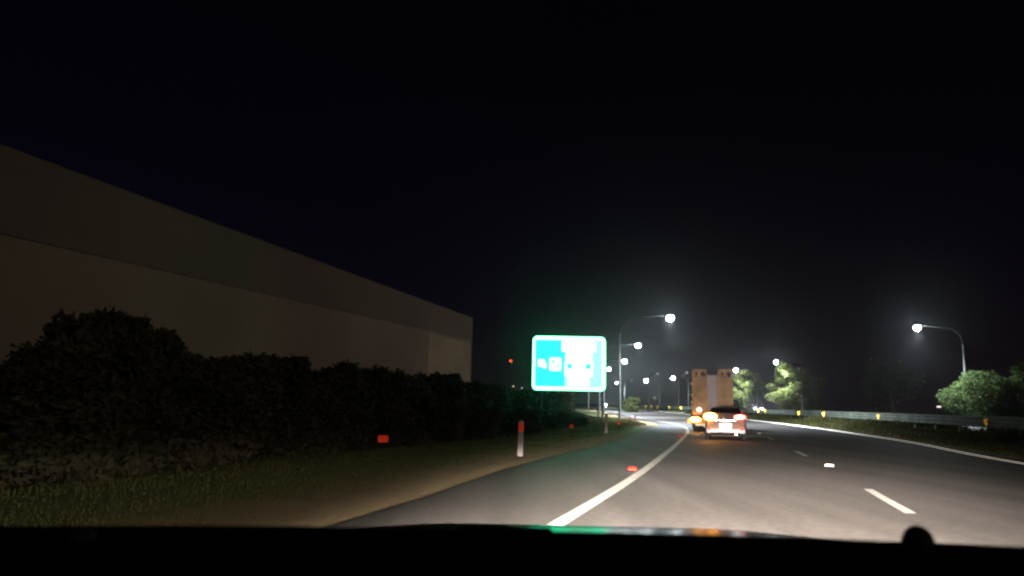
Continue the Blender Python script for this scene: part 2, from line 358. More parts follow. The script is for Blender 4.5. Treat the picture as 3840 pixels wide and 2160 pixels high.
N = 30000; Y = 14 + 150 * rng.random(N) ** 1.6; e = 1.1 + 5.4 * rng.random(N)
clump = np.sin(Y * .55 + 1.3) * np.sin(Y * .23) > .35
h = rng.uniform(.06, .18, N) + np.where(clump & (e > 2.2) & (e < 3.9), rng.uniform(.2, .6, N), 0)
blades('median_grass', right_line(Y) + e, Y, h, .01 + Y * .0004, 6, 'rough dark grass in the median below the steel barrier')
N = 26000; Y = 18 + 230 * rng.random(N) ** 1.3; off = rng.uniform(4.95, 6.9, N); cl2 = np.sin(Y * .21 + 2) + .6 * np.sin(Y * .53)
keep = cl2 + rng.normal(size=N) * .4 > -.5; Y = Y[keep]; off = off[keep]; cl2 = cl2[keep]
blades('barrier_weeds', right_line(Y) + off, Y, rng.uniform(.35, .75, len(Y)) + .35 * np.clip(cl2, 0, 1.2), .012 + Y * .0004, 8, 'tall weeds growing along the back of the steel barrier')
# trees
def tree(name, x, y, h, rx, seed, mat, label, trunk=.3, n=5200, leaf=.22, lean=0, lo=.28, group=None):
    rng = np.random.default_rng(seed); z = float(gh(x, y)); t = empty(name, label, 'tree', (x, y, z - .05), 0, group)
    mb = MB(); top = h * .72
    mb.tube([(0, 0, -.1), (.1 * rx * lean, 0, h * .2), (.2 * rx * lean, .1, h * .45), (.35 * rx * lean, 0, top)], [trunk, trunk * .8, trunk * .55, .05], 8)
    cl = []
    for i in range(36):
        a = rng.uniform(0, 6.28); f = rng.uniform(lo, .93); ww = math.sin(math.pi * min(1, (f - lo * .5) / (1.02 - lo * .5))) ** .6
        d = rng.uniform(.3, .85) * rx * ww; c = (math.cos(a) * d + lean * rx * .35 * f, math.sin(a) * d, f * h)
        r = rng.uniform(.20, .36) * rx; cl.append((c, (r, r, r * rng.uniform(.6, .95))))
        s0 = (lean * rx * .3 * f * .6, 0, h * f * .62)
        mb.tube([s0, ((s0[0] + c[0]) / 2, c[1] / 2, (s0[2] + c[2]) / 2 + .2), c], [trunk * .35, trunk * .2, .03], 5)
    mb.build('trunk', M['bark'], t, sm=True)
    mobj('crown', leafmesh('crown', leaves(rng, cl, n, leaf)), M[mat], t)
    return t
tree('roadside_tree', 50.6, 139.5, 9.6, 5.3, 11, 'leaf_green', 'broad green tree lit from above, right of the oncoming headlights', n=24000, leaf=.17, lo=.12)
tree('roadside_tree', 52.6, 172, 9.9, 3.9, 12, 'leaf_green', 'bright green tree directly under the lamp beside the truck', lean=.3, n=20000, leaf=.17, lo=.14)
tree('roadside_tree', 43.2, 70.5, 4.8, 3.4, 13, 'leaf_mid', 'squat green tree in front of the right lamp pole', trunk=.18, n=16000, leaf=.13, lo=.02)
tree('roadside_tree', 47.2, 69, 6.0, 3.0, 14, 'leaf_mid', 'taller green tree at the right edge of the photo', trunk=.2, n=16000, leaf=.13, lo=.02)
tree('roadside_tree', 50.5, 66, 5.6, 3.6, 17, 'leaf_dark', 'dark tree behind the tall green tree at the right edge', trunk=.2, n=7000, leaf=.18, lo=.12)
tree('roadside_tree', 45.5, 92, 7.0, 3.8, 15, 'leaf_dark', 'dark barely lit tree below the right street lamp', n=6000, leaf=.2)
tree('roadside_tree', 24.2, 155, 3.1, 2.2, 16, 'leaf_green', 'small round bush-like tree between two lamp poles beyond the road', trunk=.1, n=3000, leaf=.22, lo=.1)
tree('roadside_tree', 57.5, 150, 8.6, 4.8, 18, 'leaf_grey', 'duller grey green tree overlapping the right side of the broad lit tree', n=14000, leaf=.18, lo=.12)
# ------------------------------------------------------------------ warehouse beyond the bank
A = Vector((-22.4, 32, 0)); Bc = Vector((-4.6, 89, 0)); u = (Bc - A).normalized(); nrm = Vector((-u.y, u.x, 0))   # nrm points away from the road
C0 = A - u * 70; L = (Bc - C0).length
bt = empty('warehouse', 'long windowless warehouse with a dark upper band, standing above the dark bank', 'building', (C0.x, C0.y, 0), math.atan2(u.y, u.x))
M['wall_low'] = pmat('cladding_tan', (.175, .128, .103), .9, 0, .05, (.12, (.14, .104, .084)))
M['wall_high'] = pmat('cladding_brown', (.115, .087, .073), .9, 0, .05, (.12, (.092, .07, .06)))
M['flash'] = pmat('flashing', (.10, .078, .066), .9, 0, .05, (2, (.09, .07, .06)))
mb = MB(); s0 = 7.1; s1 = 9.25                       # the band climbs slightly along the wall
def wall_poly(mb, za, zb, ya, yb):
    n0 = len(mb.v)
    mb.v += [(0, ya, za[0]), (L, ya, za[1]), (L, yb, za[1]), (0, yb, za[0]), (0, ya, zb[0]), (L, ya, zb[1]), (L, yb, zb[1]), (0, yb, zb[0])]
    for q in ((0, 3, 2, 1), (4, 5, 6, 7), (0, 1, 5, 4), (1, 2, 6, 5), (2, 3, 7, 6), (3, 0, 4, 7)): mb.f.append(tuple(n0 + i for i in q)); mb.m.append(0)
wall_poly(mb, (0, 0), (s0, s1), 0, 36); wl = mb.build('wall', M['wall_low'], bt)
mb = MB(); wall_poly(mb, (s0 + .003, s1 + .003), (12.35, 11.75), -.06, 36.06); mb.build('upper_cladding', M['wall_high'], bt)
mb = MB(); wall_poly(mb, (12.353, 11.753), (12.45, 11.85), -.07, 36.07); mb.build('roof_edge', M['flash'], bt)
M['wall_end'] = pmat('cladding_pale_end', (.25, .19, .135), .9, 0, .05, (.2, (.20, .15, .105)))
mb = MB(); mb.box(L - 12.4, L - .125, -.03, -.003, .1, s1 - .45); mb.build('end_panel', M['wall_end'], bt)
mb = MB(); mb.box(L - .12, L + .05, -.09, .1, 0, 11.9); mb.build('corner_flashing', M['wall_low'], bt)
# ------------------------------------------------------------------ street lamps
M['lens'] = emat('lamp_lens', (.84, .95, .96), 430)
M['lens_dim'] = emat('lamp_lens_turned_away', (.8, .8, .82), .55)
M['lens_warm'] = emat('distant_lamp_warm', (1, .95, .5), 1.2)
M['lamp_body'] = pmat('lamp_housing', (.08, .08, .085), .7, 0, .2, (6, (.06, .06, .065)))
M['arm'] = pmat('shaded_arm', (.03, .032, .032), .8, 0, .1, (5, (.02, .02, .02)))  # same steel as the pole, darkened in colour so the arm looks unlit
def lamp(x, y, side, zl, power, label, group, k=1.0, arm=4.6, lens='lens', glow=1.0):
    """x, y is the lamp head; side +1: pole stands to its left, -1: to its right"""
    px = x - side * arm; z0 = float(gh(px, y)); H_ = zl - z0
    t = empty('street_lamp', label, 'street lamp', (px, y, z0 - .1), R(-8 if side > 0 else 6), group)
    mb = MB(); mb.tube([(0, 0, 0), (0, 0, 1.0), (0, 0, H_ - 1.5)], [.13 * k, .12 * k, .085 * k], 10)
    mb.box(-.22, .22, -.22, .22, .02, .13); mb.build('pole', M['galv'], t, sm=False)
    mb = MB(); P = [(side * (1.5 - 1.5 * math.cos(a)), 0, H_ - 1.5 + 1.5 * math.sin(a)) for a in [R(q) for q in (0, 15, 30, 45, 60, 75, 86)]]
    P += [(side * (arm - .55), 0, H_ + .16)]
    mb.tube(P, [.085 * k, .08 * k, .078 * k, .075 * k, .07 * k, .065 * k, .06 * k, .045 * k], 8); mb.build('arm', M['arm'], t, sm=True)
    mb = MB(); mb.ell((side * arm, 0, H_ + .17), (.48, .22, .12)); hd = mb.build('lamp_head', M['lamp_body'], t, sm=True)
    mb = MB(); mb.ell((0, 0, 0), (.30 * glow, .28 * glow, .29 * glow)); le = mb.build('lamp_lens', M[lens], hd, sm=True); le.location = (side * (arm + .02), 0, H_ - .02)
    if power:
        l = bpy.data.lights.new('street_light', 'SPOT'); l.energy = power; l.shadow_soft_size = .12; l.spot_size = R(148); l.spot_blend = .6; l.color = (.84, .92, 1)
        o = bpy.data.objects.new('street_light', l); col.objects.link(o); o.parent = t; o.location = (side * arm, 0, H_ - .45); o.rotation_euler = (0, -side * R(8), 0)   # tilted towards the carriageway
    return t
PW = 32000
ln = 'lit street lamps along the left side of the road'; rn = 'lit street lamps along the far carriageway'
lamp(14.6, 70.6, 1, 10.07, PW, 'nearest and largest lit street lamp, its curved pole rising just right of the green sign', ln)
lamp(17.3, 104.8, 1, 10.5, PW, 'second lit lamp down the left row, below and left of the largest one', ln, glow=1.05)
lamp(21.2, 143.8, 1, 11.0, PW, 'third lit lamp down the left row, just right of the curved pole', ln, glow=1.15)
lamp(22.7, 178, 1, 11.44, PW, 'fourth lit lamp in the left row, touching the right edge of the green sign', ln, glow=1.1)
lamp(39.8, 288.8, 1, 12.88, PW * .4, 'tiny lit lamp beside the tall curved pole', ln, glow=1.0)
lamp(39.2, 74.2, -1, 10.1, PW * .7, 'lone bright street lamp at the right over the barrier, its pole behind a green tree', rn)
lamp(46.9, 136.4, -1, 10.9, PW * .6, 'lit lamp directly above the broad green tree', rn, glow=1.1)
lamp(49.4, 169.2, -1, 11.3, PW * .65, 'lit lamp just right of the top of the truck', rn, glow=1.25)
lamp(48.1, 228.4, -1, 12.1, PW * .6, 'lit lamp just left of the truck', rn, glow=1.4)
lamp(45.5, 259, -1, 12.5, PW * .6, 'lit lamp over the road between the two thin poles', rn, glow=1.5)
gg = 'faint distant street lamps seen edge on'
lamp(37.75, 198, 1, 11.7, 0, 'dim grey lamp on a thin pole, left of the lit lamp beside the truck', gg, arm=2.2, lens='lens_dim', k=2.0)
lamp(45.6, 290, 1, 13.9, 0, 'dim grey lamp head above the small round tree', gg, arm=2.6, lens='lens_dim', k=2.4)
lamp(56, 300, -1, 7.8, 0, 'low dim lamp head left of the truck, just above the barrier', gg, arm=2.6, lens='lens_dim', k=1.0, glow=1.8)
lamp(42.5, 186, 1, 11.53, 0, 'dim lamp head touching the upper left corner of the truck', gg, arm=2.0, lens='lens_dim', k=1.2)
lamp(1.22, 280, 1, 10.5, 0, 'faint yellow lamp low on the horizon under the red light', gg, arm=2, lens='lens_warm', glow=.9, k=.8)
lamp(4.63, 300, 1, 10.5, 0, 'faint grey lamp low on the horizon beside the green sign', gg, arm=2, lens='lens_dim', glow=1.2, k=.8)
# red light on a mast, small white light right
M['red_lamp'] = emat('red_lamp', (1, .07, .01), 2.6)
t = empty('warning_light', 'small red light on a thin mast beyond the building corner', 'light', (.06, 166, float(gh(.06, 166))))
mb = MB(); mb.tube([(0, 0, 0), (0, 0, 9.0)], [.07, .05], 6); mb.build('mast', M['lamp_body'], t)
mb = MB(); mb.box(-.2, .2, -.1, .3, 9.0, 9.12); mb.tube([(0, 0, 9.12), (0, 0, 9.2)], .22, 10); mb.build('housing', M['black'], t)
mb = MB(); mb.ell((0, 0, 9.42), (.27, .2, .27)); mb.build('lens', M['red_lamp'], t, sm=True)
M['white_small'] = emat('white_marker', (1, .95, .9), 1.6)
t = empty('bollard_light', 'small white light shining low behind the barrier at the right', 'light', (77.5, 140, float(gh(77.5, 140))))
hh = 3.65 - float(gh(77.5, 140)); mb = MB(); mb.tube([(0, 0, 0), (0, 0, hh - .1)], .07, 6); mb.build('post', M['lamp_body'], t)
mb = MB(); mb.ell((0, 0, hh), (.45, .15, .12)); mb.build('lens', M['white_small'], t, sm=True)
mb = MB(); mb.tube([(0, 0, -.1), (0, 0, .75)], .055, 8); mb.ell((0, 0, .75), (.06, .06, .04)); o = mb.build('marker_post', M['white'], sm=True); o.location = (41.9, 89.8, float(gh(41.9, 90)) + .9 - .2)
bpy.data.objects.remove(o)
# ------------------------------------------------------------------ steel barrier with amber reflectors
rail_x = lambda Y: float(right_line(Y)) + 4.7
t = empty('guard_rail', 'long pale steel barrier with amber reflectors curving away along the median', 'barrier', (0, 0, 0))
mb = MB(); P = []; Yv = 12.0
prof = [(0.0, .98), (.05, .95), (.08, .90), (.03, .84), (-.0, .79), (.05, .74), (.08, .69), (.03, .63), (0, .58), (.05, .53), (.08, .48), (.04, .44), (0, .42)]
while Yv < 470:
    x = rail_x(Yv); z = float(gz(Yv)) + .30; P.append([(x - a * 1.0 - .05, Yv, z + b2) for a, b2 in prof]); Yv += 2 if Yv < 120 else 4
mb.grid(P); o = mb.build('rail_beam', M['rail'], t, sm=True); so2 = o.modifiers.new('thick', 'SOLIDIFY'); so2.thickness = .01
Yv = 16.0; np_ = 0; postmesh = None
while np_ < 90:
    x = rail_x(Yv); z = float(gh(x + .1, Yv))
    if postmesh is None:
        mb = MB(); mb.box(-.0, .10, -.06, .06, -.1, .93); mb.box(-.05, 0, -.05, .05, .5, .9); po = mb.build('rail_post', M['galv'], t); postmesh = po.data
    else:
        po = bpy.data.objects.new('rail_post', postmesh); col.objects.link(po); po.parent = t
    po.location = (x + .03, Yv, z); np_ += 1; Yv += 4.0
mb = MB(); mb.tube([(0, -.03, 0), (0, .0, 0)], .085, 10); mb.box(-.03, .03, 0, .02, -.16, -.02); rm = mb.build('rail_reflector', M['amber_retro'], t); first = True
def railY(ratio):
    ys = np.linspace(15, 420, 4000); r = (right_line(ys) + 4.6) / ys; k = np.argmin(abs(r - ratio)); return float(ys[k])
for px in (2428, 2447, 2470, 2514, 2557, 2845, 2873, 2998, 3095, 3300, 3708):
    # where along the rail each one is fixed
    Yv = railY({2428: .176, 2447: .183, 2470: .191, 2514: .206, 2557: .221, 2845: .3205, 2873: .330, 2998: .373, 3095: .405, 3300: .476, 3708: .615}[px])
    q = rm if first else bpy.data.objects.new('rail_reflector', rm.data)
    if not first: col.objects.link(q); q.parent = t
    first = False; q.location = (rail_x(Yv) - .16, Yv, float(gz(Yv)) + .30 + (.74 if Yv < 90 else .8)); s_ = 1.3 if Yv < 60 else 1.4 + (Yv - 60) * .005; q.scale = (s_, 1, s_)
# ------------------------------------------------------------------ the big green sign
def sx(v): return (v - 943) / 1090 * 5.2
def sz(v): return (854 - v) / 808 * 3.85
SY = 55; SX = 4.18; SZ = 4.62
t = empty('road_sign', 'large rectangular green and white road sign with added headlight glow on posts at the left of the road', 'sign', (SX, SY, SZ), R(-2.5))
M['sg_white'] = emat('sign_glow_white', (1.1, 6, 3), 1)  # sign faces emit, standing in for headlight light returned by the sheeting
M['sg_green'] = emat('sign_glow_green', (.045, 9.5, 4), 1.0)
M['sg_pale'] = emat('sign_glow_pale_green', (.48, 11, 6), 1.0)
mb = MB(); mb.prism(rrect(sx(398), sx(1488), sz(1258), sz(450), .33), .0, .05); mb.build('panel', M['galv'], t)
def ring(mb, o_, i_, y):
    n0 = len(mb.v); k = len(o_)
    mb.v += [(x, y, z) for x, z in o_] + [(x, y, z) for x, z in i_] + [(x, y + .02, z) for x, z in o_]
    for a in range(k):
        b2 = (a + 1) % k; mb.f.append((n0 + a, n0 + b2, n0 + k + b2, n0 + k + a)); mb.m.append(0)
        mb.f.append((n0 + a, n0 + 2 * k + a, n0 + 2 * k + b2, n0 + b2)); mb.m.append(0)
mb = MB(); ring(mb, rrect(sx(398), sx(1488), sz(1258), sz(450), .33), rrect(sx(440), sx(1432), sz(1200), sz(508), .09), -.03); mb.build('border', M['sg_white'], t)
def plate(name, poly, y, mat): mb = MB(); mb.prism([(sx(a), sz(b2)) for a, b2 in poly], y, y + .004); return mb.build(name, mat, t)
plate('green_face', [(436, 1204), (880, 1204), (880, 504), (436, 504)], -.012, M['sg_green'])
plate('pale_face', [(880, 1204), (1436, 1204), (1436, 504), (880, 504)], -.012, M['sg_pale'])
def rr(x0, x1, y0, y1, r): return [(943 + a * 1090 / 5.2, 854 - b2 * 808 / 3.85) for a, b2 in rrect(sx(x0), sx(x1), sz(y1), sz(y0), r)]
mb = MB()
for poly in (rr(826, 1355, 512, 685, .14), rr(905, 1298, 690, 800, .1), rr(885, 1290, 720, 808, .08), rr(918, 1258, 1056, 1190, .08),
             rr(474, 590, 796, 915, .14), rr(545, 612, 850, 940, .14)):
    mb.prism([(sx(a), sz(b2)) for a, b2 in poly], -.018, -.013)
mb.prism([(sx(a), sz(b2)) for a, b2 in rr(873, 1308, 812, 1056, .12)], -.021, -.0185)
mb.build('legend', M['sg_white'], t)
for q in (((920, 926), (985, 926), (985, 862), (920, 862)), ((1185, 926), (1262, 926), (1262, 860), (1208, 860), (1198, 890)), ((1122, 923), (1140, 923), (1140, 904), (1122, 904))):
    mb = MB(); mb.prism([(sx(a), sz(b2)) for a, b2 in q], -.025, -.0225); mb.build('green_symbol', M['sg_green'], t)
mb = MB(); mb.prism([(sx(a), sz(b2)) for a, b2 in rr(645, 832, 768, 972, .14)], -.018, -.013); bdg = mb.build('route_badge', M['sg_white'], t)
mb = MB()
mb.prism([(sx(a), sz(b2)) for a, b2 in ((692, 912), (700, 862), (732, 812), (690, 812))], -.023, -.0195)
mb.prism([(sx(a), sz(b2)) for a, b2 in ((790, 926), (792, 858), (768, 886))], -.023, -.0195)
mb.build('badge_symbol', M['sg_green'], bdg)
for v in (545, 1030, 1380, 1445):
    g0 = float(gh(SX + sx(v), SY)); mb = MB(); w_ = .05; mb.box(sx(v) - w_, sx(v) + w_, .055, .175, g0 - SZ - .2, sz(470)); mb.build('post', M['galv'], t)
# ------------------------------------------------------------------ guide posts, markers, studs
gp = 'white guide posts beside the road'
def guide(x, y, h, label, redtop, wd=.14):
    t = empty('guide_post', label, 'guide post', (x, y, float(gh(x, y))), R(-6), gp); t.rotation_euler = (0, R(1.2), R(-8))
    mb = MB(); mb.prism([(-wd / 2, -.1), (wd / 2, -.1), (wd / 2 * .95, h - .04), (wd / 4, h), (-wd / 4, h), (-wd / 2 * .95, h - .04)], -.015, .02); mb.build('post', M['brick_retro'], t)
    if redtop:
        mb = MB(); mb.prism([(-wd * .44, h * .68), (wd * .44, h * .68), (wd * .44, h * .93), (-wd * .44, h * .93)], -.021, -.0165); mb.build('reflector', M['red_post'], t)
    return t
guide(.30, 20.4, .92, 'white guide post with a red band, nearest the camera on the left verge', True)
guide(5.05, 40.6, 1.0, 'plain pale guide post further along the verge, right of the green sign', False, .15)
rg = 'red reflectors on short dark stakes at the left roadside'
def stake(x, y, zc, w_, h_, label):
    z0 = float(gh(x, y)); t = empty('marker_stake', label, 'marker', (x, y, z0), R(-6), rg)
    zc = max(zc - z0, .12); mb = MB(); mb.box(-.02, .02, .0, .03, -.1, zc + h_ * .4); mb.build('stake', M['black'], t)
    mb = MB(); mb.prism(rrect(-w_ / 2, w_ / 2, zc - h_ / 2, zc + h_ / 2, .02), -.02, -.004); mb.build('reflector', M['red_retro'], t)
stake(-3.21, 20, .36, .26, .17, 'red square reflector on a dark stake in the undergrowth, left of the nearest guide post')
stake(2.72, 34, .55, .14, .16, 'small red reflector between the two white guide posts')
stake(6.18, 44, .62, .14, .17, 'red reflector on the grass right of the pale guide post')
stake(9.3, 60, .80, .15, .2, 'red reflector on the grassy nose where the road bends')
stake(10.65, 66, .95, .15, .16, 'smallest red reflector at the far end of the grassy nose')
def stud(x, y, mat, label, group, w_=.12):
    t = empty('road_stud', label, 'road stud', (x, y, float(gz(y)) + .002), R(-HEAD), group)
    mb = MB(); mb.prism([(-w_ / 2, 0), (w_ / 2, 0), (w_ / 2 * .8, .022), (-w_ / 2 * .8, .022)], .0, .1); mb.build('body', M['chassis'], t)
    mb = MB(); mb.quad((-w_ / 2, -.004, .003), (w_ / 2, -.004, .003), (w_ / 2 * .85, .0, .045), (-w_ / 2 * .85, .0, .045)); mb.build('lens', mat, t)
M['chassis'] = pmat('dark_casting', (.05, .045, .045), .7, .1, .3, (5, (.03, .03, .03)))
M['stud_red'] = retro('stud_red', (1, .02, .01), .7); M['stud_white'] = retro('stud_white', (1, 1, .95), .35)
stud(2.50, 15.85, M['stud_red'], 'red road stud on the asphalt just left of the solid white line', 'red road studs along the left edge line', .16)
stud(8.38, 38.3, M['stud_red'], 'far red road stud beside the white line near the silver car', 'red road studs along the left edge line', .2)
stud(7.52, 18.4, M['stud_white'], 'bright white road stud between the first two lane dashes', 'white road studs between the lane dashes', .2)
stud(float(mid_line(45)), 45, M['stud_white'], 'farthest white road stud, level with the silver car', 'white road studs between the lane dashes', .2)
# ------------------------------------------------------------------ vehicles
M['tail_amber'] = emat('indicator_lit', (1, .36, .045), 55)
M['tail_red'] = emat('brake_light_lit', (1, .035, .02), 14)
M['tail_core'] = emat('brake_light_core', (1, .5, .36), 22)
M['head_lit'] = emat('headlight_lit', (.88, .9, 1), 160)
M['red_lens'] = pmat('red_lens', (.45, .02, .02), .25, 0, .5, (20, (.35, .01, .01)))
M['chrome'] = pmat('chrome', (.7, .7, .7), .2, .9, .5, (20, (.6, .6, .6)))
def lamp_at(parent, loc, energy, color, size=.06, spot=None, rot=None):
    l = bpy.data.lights.new('vehicle_light', 'SPOT' if spot else 'POINT'); l.energy = energy; l.color = color; l.shadow_soft_size = size
    if spot: l.spot_size = R(spot); l.spot_blend = .6
    o = bpy.data.objects.new('vehicle_light', l); col.objects.link(o); o.parent = parent; o.location = loc
    if rot: o.rotation_euler = rot
    return o
def wheel(parent, x, y, r=.33, wd=.22, side=1):
    mb = MB(); mb.tube([(x - wd / 2, y, r), (x - wd / 2 + .03, y, r), (x + wd / 2 - .03, y, r), (x + wd / 2, y, r)], [r * .93, r, r, r * .93], 20)
    wh = mb.build('wheel', M['rubber'], parent, sm=False)
    mb = MB(); mb.tube([(x + side * wd * .42, y, r), (x + side * (wd / 2 + .01), y, r)], [r * .62, r * .6], 16); mb.build('rim', M['chrome'], wh)
def car(name, label, loc, heading, paint, braking, headlit, cat='car', group=None, blink=False, glow=1.0):
    """+y is forward, rear bumper at y=0"""
    t = empty(name, label, cat, loc, R(-heading), group)
    # station: y, half width, bottom, belt z, roof half width, roof z
    ST = [(0.0, .80, .34, .98, .62, 1.02), (.05, .88, .28, 1.08, .66, 1.13), (.30, .905, .24, 1.12, .66, 1.24), (.72, .91, .24, 1.08, .62, 1.44), (1.3, .91, .22, 1.02, .62, 1.53), (2.1, .91, .22, .98, .63, 1.53), (2.7, .91, .22, .95, .62, 1.38), (3.35, .905, .24, .94, .66, 1.0), (3.9, .88, .24, .84, .70, .88), (4.3, .80, .28, .70, .62, .74), (4.42, .68, .36, .58, .55, .6)]
    mb = MB(); P = []
    for y, hw, zb, zt, rw, zr in ST:
        m_ = (zb + zt) / 2
        half = [(0, zb), (hw * .72, zb), (hw * .96, zb + .08), (hw, m_ - .05), (hw, m_ + .1), (hw * .97, zt - .02), (hw * .93, zt + .02), (rw + (hw - rw) * .25, zt + (zr - zt) * .6), (rw * .9, zr - .02), (rw * .5, zr + .015), (0, zr + .02)]
        P.append([(x, y, z) for x, z in half] + [(-x, y, z) for x, z in half[::-1][1:-1]])
    for r in P: r.append(r[0])
    mb.grid(P)
    n0 = 0; k = len(P[0])
    mb.f.append(tuple(range(0, k - 1))); mb.m.append(0); mb.f.append(tuple(range((len(P) - 1) * k, (len(P) - 1) * k + k - 1))[::-1]); mb.m.append(0)
    body = mb.build('body', M[paint], t, sm=True); es = body.modifiers.new('sub', 'SUBSURF'); es.levels = es.render_levels = 1
    # glass set slightly proud of the body shell
    def pane(nm, pts, off=.012):
        mb = MB(); mb.v = [tuple(p) for p in pts]; mb.f = [tuple(range(len(pts)))]; mb.m = [0]; return mb.build(nm, M['glass'], t)
    pane('rear_window', [(-.72, .12, 1.17), (0, .09, 1.20), (.72, .12, 1.17), (.60, .60, 1.44), (0, .58, 1.49), (-.60, .60, 1.44)])
    pane('windscreen', [(.68, 3.36, 1.0), (-.68, 3.36, 1.0), (-.58, 2.72, 1.385), (.58, 2.72, 1.385)])
    for s in (-1, 1): pane('side_window', [(s * .90, .8, 1.02), (s * .90, 2.95, 1.0), (s * .72, 2.5, 1.34), (s * .70, 1.0, 1.36)])
    mb = MB(); mb.box(-.84, .84, -.05, .06, .30, .52); mb.build('rear_bumper', M[paint], t, bevel=.03)
    mb = MB(); mb.box(-.62, .62, -.065, -.045, .24, .34); mb.build('diffuser', M['black'], t, bevel=.01)
    mb = MB(); mb.box(-.78, .78, 4.38, 4.46, .26, .5); mb.build('front_bumper', M[paint], t, bevel=.03)
    for s in (-1, 1):
        mb = MB(); mb.box(s * .9 - .1, s * .9 + .1, 2.62, 2.78, 1.0, 1.14); mb.build('mirror', M[paint], t, bevel=.03)
        wheel(t, s * .80, .72, side=s); wheel(t, s * .80, 3.5, side=s)
        mb = MB(); mb.box(s * .72 - .07, s * .72 + .07, -.072, -.052, .44, .51); mb.build('rear_reflector', M['red_retro_soft'], t)
        mb = MB(); M1 = Matrix.Translation((s * .62, -.01, .86)) @ Matrix.Rotation(R(-6 * s), 4, 'Y')
        mb.ell((s * .63, .0, 1.03), (.27, .08, .105)); tl = mb.build('tail_light', M['tail_red'] if braking else M['red_lens'], t, sm=True)
        if braking:
            mb = MB(); 
            if blink and s < 0: mb.ell((s * .66, -.065, 1.03), (.29, .05, .16)); mb.build('indicator', M['tail_amber'], tl, sm=True)
            else: mb.ell((s * .61, -.065, 1.03), (.21, .05, .075)); mb.build('brake_lamp', M['tail_core'], tl, sm=True)
        mb = MB(); mb.ell((s * .62, 4.33, .64), (.2, .1, .1) if not headlit else (.21 * glow, .1, .2 * glow)); mb.build('headlight', M['head_lit'] if headlit else M['chrome'], t, sm=True)
    mb = MB(); mb.box(-.24, .24, -.075, -.052, .55, .75); pl_ = mb.build('number_plate', M['plate'], t); pl_.location = (0, 0, -.03)
    mb = MB(); mb.box(-.45, .45, -.03, .02, .865, .885); mb.build('boot_trim', M['chrome'], t)
    mb = MB(); mb.ell((0, -.02, .99), (.06, .02, .05)); mb.build('emblem', M['chrome'], t, sm=True)
    mb = MB(); mb.tube([(.45, -.09, .27), (.45, .2, .27)], .035, 8); mb.build('exhaust', M['chrome'], t)
    return t
M['red_retro_soft'] = retro('vehicle_reflector', (1, .05, .08), 3.0)
c = car('silver_car', 'silver hatchback braking behind the truck with its left indicator lit', (9.72, 35, float(gz(35)) + 0.0), 15.5, 'silver', True, False, blink=True)
lamp_at(c, (-.68, -.35, .8), 3, (1, .45, .08)); lamp_at(c, (.66, -.35, .85), 1.5, (1, .12, .05))
for s in (-1, 1): lamp_at(c, (s * .62, 4.6, .66), 420, (1, .9, .78), .05, 95, (R(88), 0, 0))
on = 'oncoming cars with bright headlights'
for x, y, lab, gl_ in ((46.5, 144, 'oncoming car with bright headlights right of the silver car', 1.25), (41.8, 345, 'distant oncoming car, two white headlights beside the lamp pole right of the sign', 2.2)):
    hx = float((right_line(y - 2) - right_line(y + 2)) / 4); hd = 180 + math.degrees(math.atan2(-hx, 1)); 
    cc = car('oncoming_car', lab, (x, y + 4.4, float(gh(x, y)) + .04), 0, 'darkcar', False, True, group=on, glow=gl_)
    cc.rotation_euler = (0, 0, math.pi + math.atan2(hx, 1) * -1 * -1); cc.location.z += .12 if y < 200 else 0
    for s in (-1, 1): lamp_at(cc, (s * .62, 4.75, .66), 1200, (.85, .9, 1), .05, 70, (R(87), 0, 0))
# truck with two loading ramps folded up
M['ramp'] = pmat('ramp_orange', (.42, .29, .18), .7, .0, .2, (1.7, (.28, .17, .10)))
M['cab'] = pmat('truck_load_grey', (.44, .37, .41), .6, 0, .3, (.8, (.34, .29, .33)))
M['chassis'] = pmat('chassis', (.05, .045, .045), .7, .1, .3, (5, (.03, .03, .03)))
t = empty('truck', 'flatbed truck with two tall loading ramps folded upright, ahead of the silver car', 'truck', (12.05, 46.3, float(gz(46.3))), R(-16))
mb = MB(); mb.box(-1.2, 1.2, .15, 9.5, .85, 1.12); mb.box(-1.22, -1.14, .1, 9.5, .8, 1.2); mb.box(1.14, 1.22, .1, 9.5, .8, 1.2); mb.build('deck', M['chassis'], t)
for s in (-1, 1):
    x0, x1 = (-1.12, -.24) if s < 0 else (.38, 1.24)
    mb = MB()
    mb.box(x0, x0 + .09, -.02, .10, 1.0, 3.55); mb.box(x1 - .09, x1, -.02, .10, 1.0, 3.55); mb.box(x0 + .09, x1 - .09, .035, .06, 1.0, 3.25)
    for k in range(11): mb.box(x0 + .09, x1 - .09, -.0, .034, 1.1 + k * .2, 1.16 + k * .2)
    mb.prism([(x0, 3.552), (x1, 3.552), (x1 - .04, 3.72), (x0 + .04, 3.72)], -.02, .1)
    mb.box(x0 + .09, x0 + .22, .0, .09, 3.3, 3.55); mb.box((x0 + x1) / 2 - .12, (x0 + x1) / 2 + .1, .0, .09, 3.26, 3.55)
    rp = mb.build('ramp', M['ramp'], t)
    mb = MB(); mb.tube([((x0 + x1) / 2, .12, 1.3), ((x0 + x1) / 2, .8, 1.12)], .05, 8); mb.build('hydraulic_ram', M['chrome'], rp)
mb = MB(); mb.box(-1.0, 1.0, .55, 6.4, 1.13, 3.42); mb.build('load', M['cab'], t, bevel=.08)
mb = MB(); mb.box(-1.15, 1.15, 9.7, 11.6, .7, 3.0); cab = mb.build('cab', M['cab'], t, bevel=.1)
mb = MB(); mb.box(-.8, .8, 9.66, 9.695, 2.0, 2.7); mb.build('cab_window', M['glass'], cab)
mb = MB(); mb.box(-1.2, 1.2, -.08, .08, .48, .82); mb.build('rear_bar', M['ramp'], t, bevel=.02)
